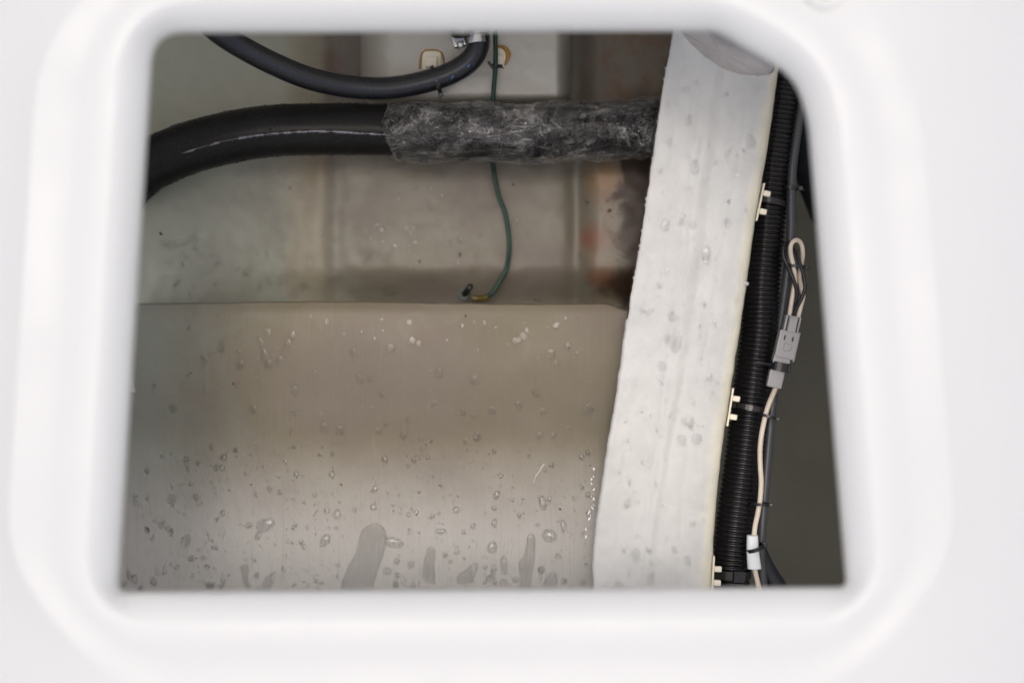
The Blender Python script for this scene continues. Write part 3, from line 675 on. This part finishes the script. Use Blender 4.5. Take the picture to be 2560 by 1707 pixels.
# white pieces for glints on wet sealant by the stringer, and one highlight line
GLOSSW = simple('white_wet_glint', (0.75, 0.76, 0.75), 0.12, 0, 200, 0.1, 0.6, 300)
parts = []
for k_ in range(20):
    v = rnd.uniform(1165, 1345); u = le(v)-14-10*rnd.random()-6*math.sin(v/23); r_ = rnd.uniform(0.8, 2.8)
    a0 = rnd.uniform(-0.9, 0.9); q = [P(u+dx*math.sin(a0), v+dx, 0.9345-0.3*0+panel_depth(u, v)-0.9345-0.0016) for dx in (-r_*1.6, 0, r_*1.6)]
    parts.append(tube_geo(spline(q, 4), lambda i, L, a, r_=r_: r_*K*0.9*(0.55+0.5*math.sin(math.pi*min(1, i/8))+0.3*noise.noise(Vector((i, a, r_)))), 8))
V, F = join(parts); mesh('sealant_glints', V, F, GLOSSW, pan)
def on_p(u, v, dz=0.0012): return P(u, v, panel_depth(u, v)-dz)
V, F = tube_geo(spline([on_p(1361, 1160), on_p(1353, 1168), on_p(1349, 1177), on_p(1341, 1187), on_p(1337, 1197), on_p(1333, 1209)], 6), lambda i, L, a: (0.8-0.015*i)*K*0.9, 6); mesh('glint_line', V, F, GLOSSW, pan)  # thin wet highlight on the panel, modelled as a white line

# ---------------------------------------------------------------- water drops
def on_panel(u, v): return P(u, v, panel_depth(u, v))
def on_beam(u, v): return P(u, v, beam_depth(u, v))
def on_hull(u, v): return P(u, v, hull_depth(u, v))
def drop_geo(out, surf, hmm, rings=5):   # out: outline in photo pixels, lying on surf
    n = len(out); cu = sum(p[0] for p in out)/n; cv = sum(p[1] for p in out)/n
    V = []; F = []; prof = [1.0, 0.975, 0.92, 0.8, 0.55, 0.25][:rings+1]
    for s in prof:
        hgt = hmm*(1-s**3.0)**0.5
        for (u, v) in out:
            p = surf(cu+(u-cu)*s, cv+(v-cv)*s); V.append(Vector((p.x, p.y, p.z+hgt+0.00006)))
    for i in range(len(prof)-1):
        for j in range(n): k = (j+1) % n; F.append((i*n+j, i*n+k, (i+1)*n+k, (i+1)*n+j))
    p = surf(cu, cv); V.append(Vector((p.x, p.y, p.z+hmm))); b = (len(prof)-1)*n
    for j in range(n): F.append((b+j, b+(j+1) % n, len(V)-1))
    return V, F
def ell(u, v, ru, rv, rot=0, n=20, wob=0.0, tear=0.0):
    o = []; ph = rnd.random()*9
    for j in range(n):
        a = -2*math.pi*j/n; x = ru*math.cos(a); y = rv*math.sin(a)
        x *= 1-tear*(y/rv)
        k = 1+wob*math.sin(2*a+ph)+wob*0.6*math.sin(3*a+ph*2); x *= k; y *= k
        c, s_ = math.cos(R(rot)), math.sin(R(rot)); o.append((u+x*c-y*s_, v+x*s_+y*c))
    return o
def strip(pts, n=28):       # closed outline of a run of water: centre line points with half widths
    sp = spline([Vector((x, y, w_)) for x, y, w_ in pts], 6); L = []; Rr = []
    for i, p in enumerate(sp):
        t = (sp[min(i+1, len(sp)-1)]-sp[max(i-1, 0)]); t.z = 0; t.normalize(); nn = Vector((-t.y, t.x, 0))
        L.append((p.x+nn.x*p.z, p.y+nn.y*p.z)); Rr.append((p.x-nn.x*p.z, p.y-nn.y*p.z))
    return L+Rr[::-1]
def run_geo(pts, surf, hmm):  # domed strip for long runs
    sp = spline([Vector((x, y, w_)) for x, y, w_ in pts], 8); V = []; F = []; m = 13
    for i, p in enumerate(sp):
        t = (sp[min(i+1, len(sp)-1)]-sp[max(i-1, 0)]); t.z = 0; t.normalize(); nn = Vector((-t.y, t.x, 0))
        endf = min(1, (i+0.0)/7); hh = 1.5*hmm*math.sqrt(max(0, 1-(1-endf)**2))*lerp(1.0, 0.45, i/len(sp))
        for j in range(m):
            q = -1+2*j/(m-1); x = p.x+nn.x*p.z*q; y = p.y+nn.y*p.z*q
            w_ = surf(x, y); V.append(Vector((w_.x, w_.y, w_.z+hh*math.sqrt(max(0, 1-abs(q)**2.0))+0.00005)))
    for i in range(len(sp)-1):
        for j in range(m-1): a = i*m+j; F.append((a, a+1, a+m+1, a+m))
    return V, F
G = 'large water drops on the painted panel'
def drop(geo, label):
    o = mesh('water_drop', *geo, RUNW if 'run' in label.split(',')[0] or 'finger' in label or 'arrowhead' in label or 'spearhead' in label or 'long thin' in label else WATER); return tag(o, label, 'water drop', G)
drop(run_geo([(938, 1308, 3), (938, 1314, 18), (937, 1326, 29), (933, 1345, 35), (928, 1370, 35), (918, 1400, 34), (905, 1430, 38), (895, 1460, 40), (893, 1500, 40)], on_panel, 0.0016), 'widest water run on the panel, a rounded head trailing down to the bottom rim')
drop(drop_geo(ell(986, 1356, 25, 14, 14, 24, 0.03), on_panel, 0.0010), 'oval water drop touching the right side of the widest run')
drop(drop_geo(ell(812, 1352, 11, 19, 38, 22, 0.02, 0.35), on_panel, 0.0010), 'slanted teardrop of water left of the widest run')
drop(drop_geo(ell(843, 1286, 10, 14, 5, 20, 0.03), on_panel, 0.0009), 'upright oval water drop above the slanted teardrop')
drop(run_geo([(1080, 1366, 3), (1078, 1374, 10), (1075, 1395, 13), (1071, 1420, 14), (1072, 1440, 17), (1074, 1452, 13), (1074, 1457, 4)], on_panel, 0.0012), 'upright finger of water between the widest run and the arrowhead drop')
drop(run_geo([(1192, 1407, 3), (1186, 1416, 9), (1176, 1431, 13), (1166, 1444, 21), (1163, 1453, 22), (1163, 1457, 14)], on_panel, 0.0012), 'arrowhead shaped water drop with its broad base against the bottom')
drop(run_geo([(1328, 1333, 3), (1328, 1342, 10), (1327, 1362, 12), (1324, 1390, 13), (1316, 1412, 20), (1315, 1440, 14), (1312, 1500, 15)], on_panel, 0.0013), 'narrow water run with a shoulder, second longest on the panel')
drop(drop_geo(ell(1374, 1340, 19, 17, 10, 24, 0.05, 0.12), on_panel, 0.0012), 'broad rounded water drop to the upper right of the shouldered run')
drop(drop_geo(ell(1357, 1256, 10, 20, -14, 22, 0.03, -0.2), on_panel, 0.0010), 'tall thin water drop highest above the broad rounded one')
drop(drop_geo(ell(1260, 1412, 9, 25, -6, 22, 0.04), on_panel, 0.0011), 'slim upright water drop between the arrowhead and the shouldered run')
drop(drop_geo(ell(1231, 1368, 13, 15, 15, 22, 0.05), on_panel, 0.0010), 'roundish tan tinted water drop above the arrowhead drop')
drop(drop_geo(ell(1102, 1328, 15, 8, 3, 20, 0.04), on_panel, 0.0009), 'flat wide water drop above the upright finger of water')
drop(drop_geo(ell(1408, 1312, 7, 16, -4, 20, 0.03), on_panel, 0.0010), 'slim water drop beside the stringer, right of the broad rounded one')
drop(run_geo([(1382, 1430, 3), (1382, 1438, 10), (1378, 1452, 16), (1370, 1468, 14), (1364, 1490, 8)], on_panel, 0.0011), 'leaning water drop cut by the bottom rim near the stringer')
drop(run_geo([(690, 1428, 3), (685, 1436, 7), (674, 1450, 12), (666, 1466, 11), (662, 1490, 7)], on_panel, 0.0011), 'slanting spearhead water drop at the bottom left of the panel')
drop(run_geo([(612, 1410, 4), (612, 1418, 10), (613, 1440, 8), (618, 1462, 7), (625, 1474, 4)], on_panel, 0.0010), 'long thin water drop left of the slanting spearhead drop')
drop(drop_geo(ell(663, 1312, 27, 16, -18, 24, 0.08), on_panel, 0.0009), 'large flat blotch of water on the left part of the panel')
drop(drop_geo(ell(465, 1352, 14, 19, 20, 22, 0.10), on_panel, 0.0008), 'squarish water blotch near the left rim low on the panel')
drop(drop_geo(ell(431, 1250, 12, 18, -10, 22, 0.05), on_panel, 0.0008), 'upright oval water blotch high by the left rim')
drop(drop_geo(ell(968, 1427, 10.5, 10, 0, 20), on_panel, 0.0012), 'largest of the beads of water between the widest run and the finger')
drop(drop_geo(ell(1258, 1456, 9.5, 10, 0, 20), on_panel, 0.0012), 'round water bead below the slim upright drop')
drop(drop_geo(ell(1141, 1274, 9.5, 9, 0, 20), on_panel, 0.0012), 'round water bead alone above the flat wide drop')
parts = []
def scatter(n, region, surf, rmin, rmax, hk, pw=2.2, n_o=9, smear=0.0):
    for _ in range(n):
        q = region()
        if q is None: continue
        u, v = q; r = rmin+(rmax-rmin)*rnd.random()**pw
        el = 1+smear*rnd.random()
        parts.append(drop_geo(ell(u, v, r, r*el, rnd.uniform(-25, 25), n_o if r < 5 else 14, 0.06 if r > 5 else 0), surf, r*K*0.93*hk*(0.6+0.5*rnd.random()), 3 if r < 5 else 5))
def reg_panel():
    v = 1478-(1478-1100)*rnd.random()**1.6; u = rnd.uniform(290, 1475); 
    for (a0, b0, a1, b1) in ((865, 1300, 985, 1480), (955, 1335, 1015, 1378), (1050, 1360, 1098, 1462), (1132, 1402, 1200, 1462), (1290, 1325, 1345, 1480), (1350, 1318, 1398, 1362), (1245, 1384, 1275, 1470), (1352, 1425, 1400, 1480), (655, 1422, 698, 1480), (598, 1404, 630, 1480), (630, 1290, 695, 1335), (795, 1330, 830, 1375), (830, 1268, 858, 1302), (1215, 1350, 1247, 1386), (1084, 1318, 1120, 1338), (445, 1330, 485, 1375)):
        if a0 < u < a1 and b0 < v < b1: return None
    return (u, v) if u < le(v)-12 else None
scatter(1900, reg_panel, on_panel, 0.9, 3.0, 0.45, 1.8, 8)
scatter(240, reg_panel, on_panel, 3.2, 8.5, 0.40, 2.0, 12, 0.5)
for u, v, r in ((992, 1402, 8), (994, 1437, 7), (1113, 1386, 7), (1126, 1403, 5), (1086, 1456, 4), (887, 1274, 6), (1022, 1286, 6), (1029, 1272, 4), (1183, 1315, 7), (1354, 1424, 9), (1213, 1418, 6), (1231, 1438, 6), (1212, 1455, 5), (1236, 1270, 6), (540, 1369, 6), (508, 1394, 6), (497, 1375, 5), (735, 1318, 7), (720, 1352, 6), (713, 1393, 5), (416, 1430, 5), (395, 1433, 5), (390, 1421, 4), (407, 1420, 4), (1395, 1390, 7), (1437, 1245, 6)):
    parts.append(drop_geo(ell(u, v, r, r*1.05, 0, 18), on_panel, r*K*0.93*0.5, 5))
V, F = join(parts); tag(mesh('water_droplets', V, F, DEW), 'fine spray of water droplets over the lower painted panel', 'water droplets', kind='stuff')
parts = []
scatter(150, lambda: (rnd.uniform(380, 1500), rnd.uniform(790, 1110)), on_panel, 2, 13, 0.10, 2.3, 14, 0.4)
V, F = join(parts); tag(mesh('water_droplets', V, F, MIST), 'faint flat water marks on the beige upper part of the painted panel', 'water droplets', kind='stuff')
parts = []
def reg_beam():
    v = rnd.uniform(80, 1480); return (lerp(le(v), re_(v), rnd.uniform(0.05, 0.93)), v) if (v > 200) else None
scatter(420, reg_beam, on_beam, 1.2, 4, 0.35, 1.8, 8)
scatter(90, reg_beam, on_beam, 4, 13, 0.20, 2.4, 14, 0.7)
V, F = join(parts); tag(mesh('water_droplets', V, F, MIST), 'scattered water drops on top of the white stringer', 'water droplets', kind='stuff')
parts = []
scatter(110, lambda: (rnd.uniform(380, 800), rnd.uniform(620, 755)), on_hull, 1.5, 7, 0.3, 2.2, 10, 0.6)
scatter(170, lambda: (rnd.gauss(1010, 110), rnd.gauss(570, 60)), on_hull, 1.5, 7, 0.3, 2.2, 10, 0.6)
parts.append(drop_geo(ell(972, 728, 16, 15, 30, 18, 0.05, 0.2), on_hull, 0.0020, 5))
V, F = join(parts); tag(mesh('water_droplets', V, F, MIST), 'faint water drops on the beige hull below the thick hose', 'water droplets', kind='stuff')
# beads clinging to the two hoses and the film
parts = []
bpath = spline([P(*p) for p in BH], 14); fr = frames(bpath)
def bead(c, nrm, r, flat=0.7):
    t = nrm.orthogonal().normalized(); b = nrm.cross(t); V = []; F = []; prof = ((1, 0), (0.85, 0.5), (0.5, 0.85)); n = 8
    for s, h in prof:
        for j in range(n): a = 2*math.pi*j/n; V.append(c+(t*math.cos(a)+b*math.sin(a))*r*s+nrm*r*h*flat)
    for i in range(2):
        for j in range(n): k = (j+1) % n; F.append((i*n+j, i*n+k, (i+1)*n+k, (i+1)*n+j))
    V.append(c+nrm*r*flat)
    for j in range(n): F.append((2*n+j, 2*n+(j+1) % n, len(V)-1))
    return V, F
for _ in range(900):
    i = rnd.randrange(8, len(fr)-3); p, t, n, b = fr[i]; p = p.lerp(fr[i+1][0], rnd.random())
    a = rnd.choice((rnd.gauss(math.pi/2, 0.28), rnd.gauss(-math.pi/2, 0.28), rnd.uniform(-1.6, 1.6))); nn = n*math.cos(a)+b*math.sin(a)
    parts.append(bead(p+nn*(61.6*K*0.962), nn, rnd.uniform(0.0003, 0.0011)))
V, F = join(parts); tag(mesh('water_droplets', V, F, HOSE), 'small beads of water clinging to the thick black hose', 'water droplets', kind='stuff')
parts = []
fw = frames(resample(spline([P(*p) for p in WR], 20), 0.002))
for _ in range(420):
    p, t, n, b = rnd.choice(fw); a = rnd.choice((rnd.gauss(math.pi/2, 0.3), rnd.gauss(-math.pi/2, 0.35), rnd.uniform(-1.6, 1.6))); nn = n*math.cos(a)+b*math.sin(a)
    parts.append(bead(p+nn*(69.5*K*0.972)+t*rnd.uniform(-0.001, 0.001), nn, rnd.uniform(0.0003, 0.0009)))
V, F = join(parts); tag(mesh('water_droplets', V, F, DEW), 'fine beads of water on the clear plastic film', 'water droplets', kind='stuff')
# dirt
parts = []
for u, v, r, sf in ((402, 584, 5, on_hull), (1049, 653, 4, on_hull), (1468, 506, 5, on_hull), (1524, 527, 6, on_hull), (1283, 462, 4, on_hull), (1150, 637, 5, on_hull), (1338, 750, 4, on_hull), (1348, 752, 3, on_hull),
                    (853, 1211, 3, on_panel), (628, 1211, 2.5, on_panel), (583, 959, 3.5, on_panel), (1164, 790, 3, on_panel), (1423, 870, 2.5, on_panel), (477, 932, 2.5, on_panel), (1482, 1023, 2, on_panel), (729, 1075, 2, on_panel), (1475, 1163, 2, on_panel), (368, 1321, 2.5, on_panel), (1400, 1272, 3, on_panel)):
    parts.append(drop_geo(ell(u, v, r, r*0.8, rnd.uniform(0, 90), 9, 0.2), sf, 0.0004, 3))
for _ in range(22):
    u, v = rnd.uniform(1450, 1600), rnd.uniform(400, 750)
    parts.append(drop_geo(ell(u, v, rnd.uniform(1, 2.6), rnd.uniform(1, 2.6), 0, 8, 0.2), on_hull, 0.0004, 3))
V, F = join(parts); tag(mesh('dirt_specks', V, F, SPECK), 'dark dirt specks on the hull and painted panel', 'dirt', kind='stuff')
for v_ in (P(1850, 60, 0.9),): pass
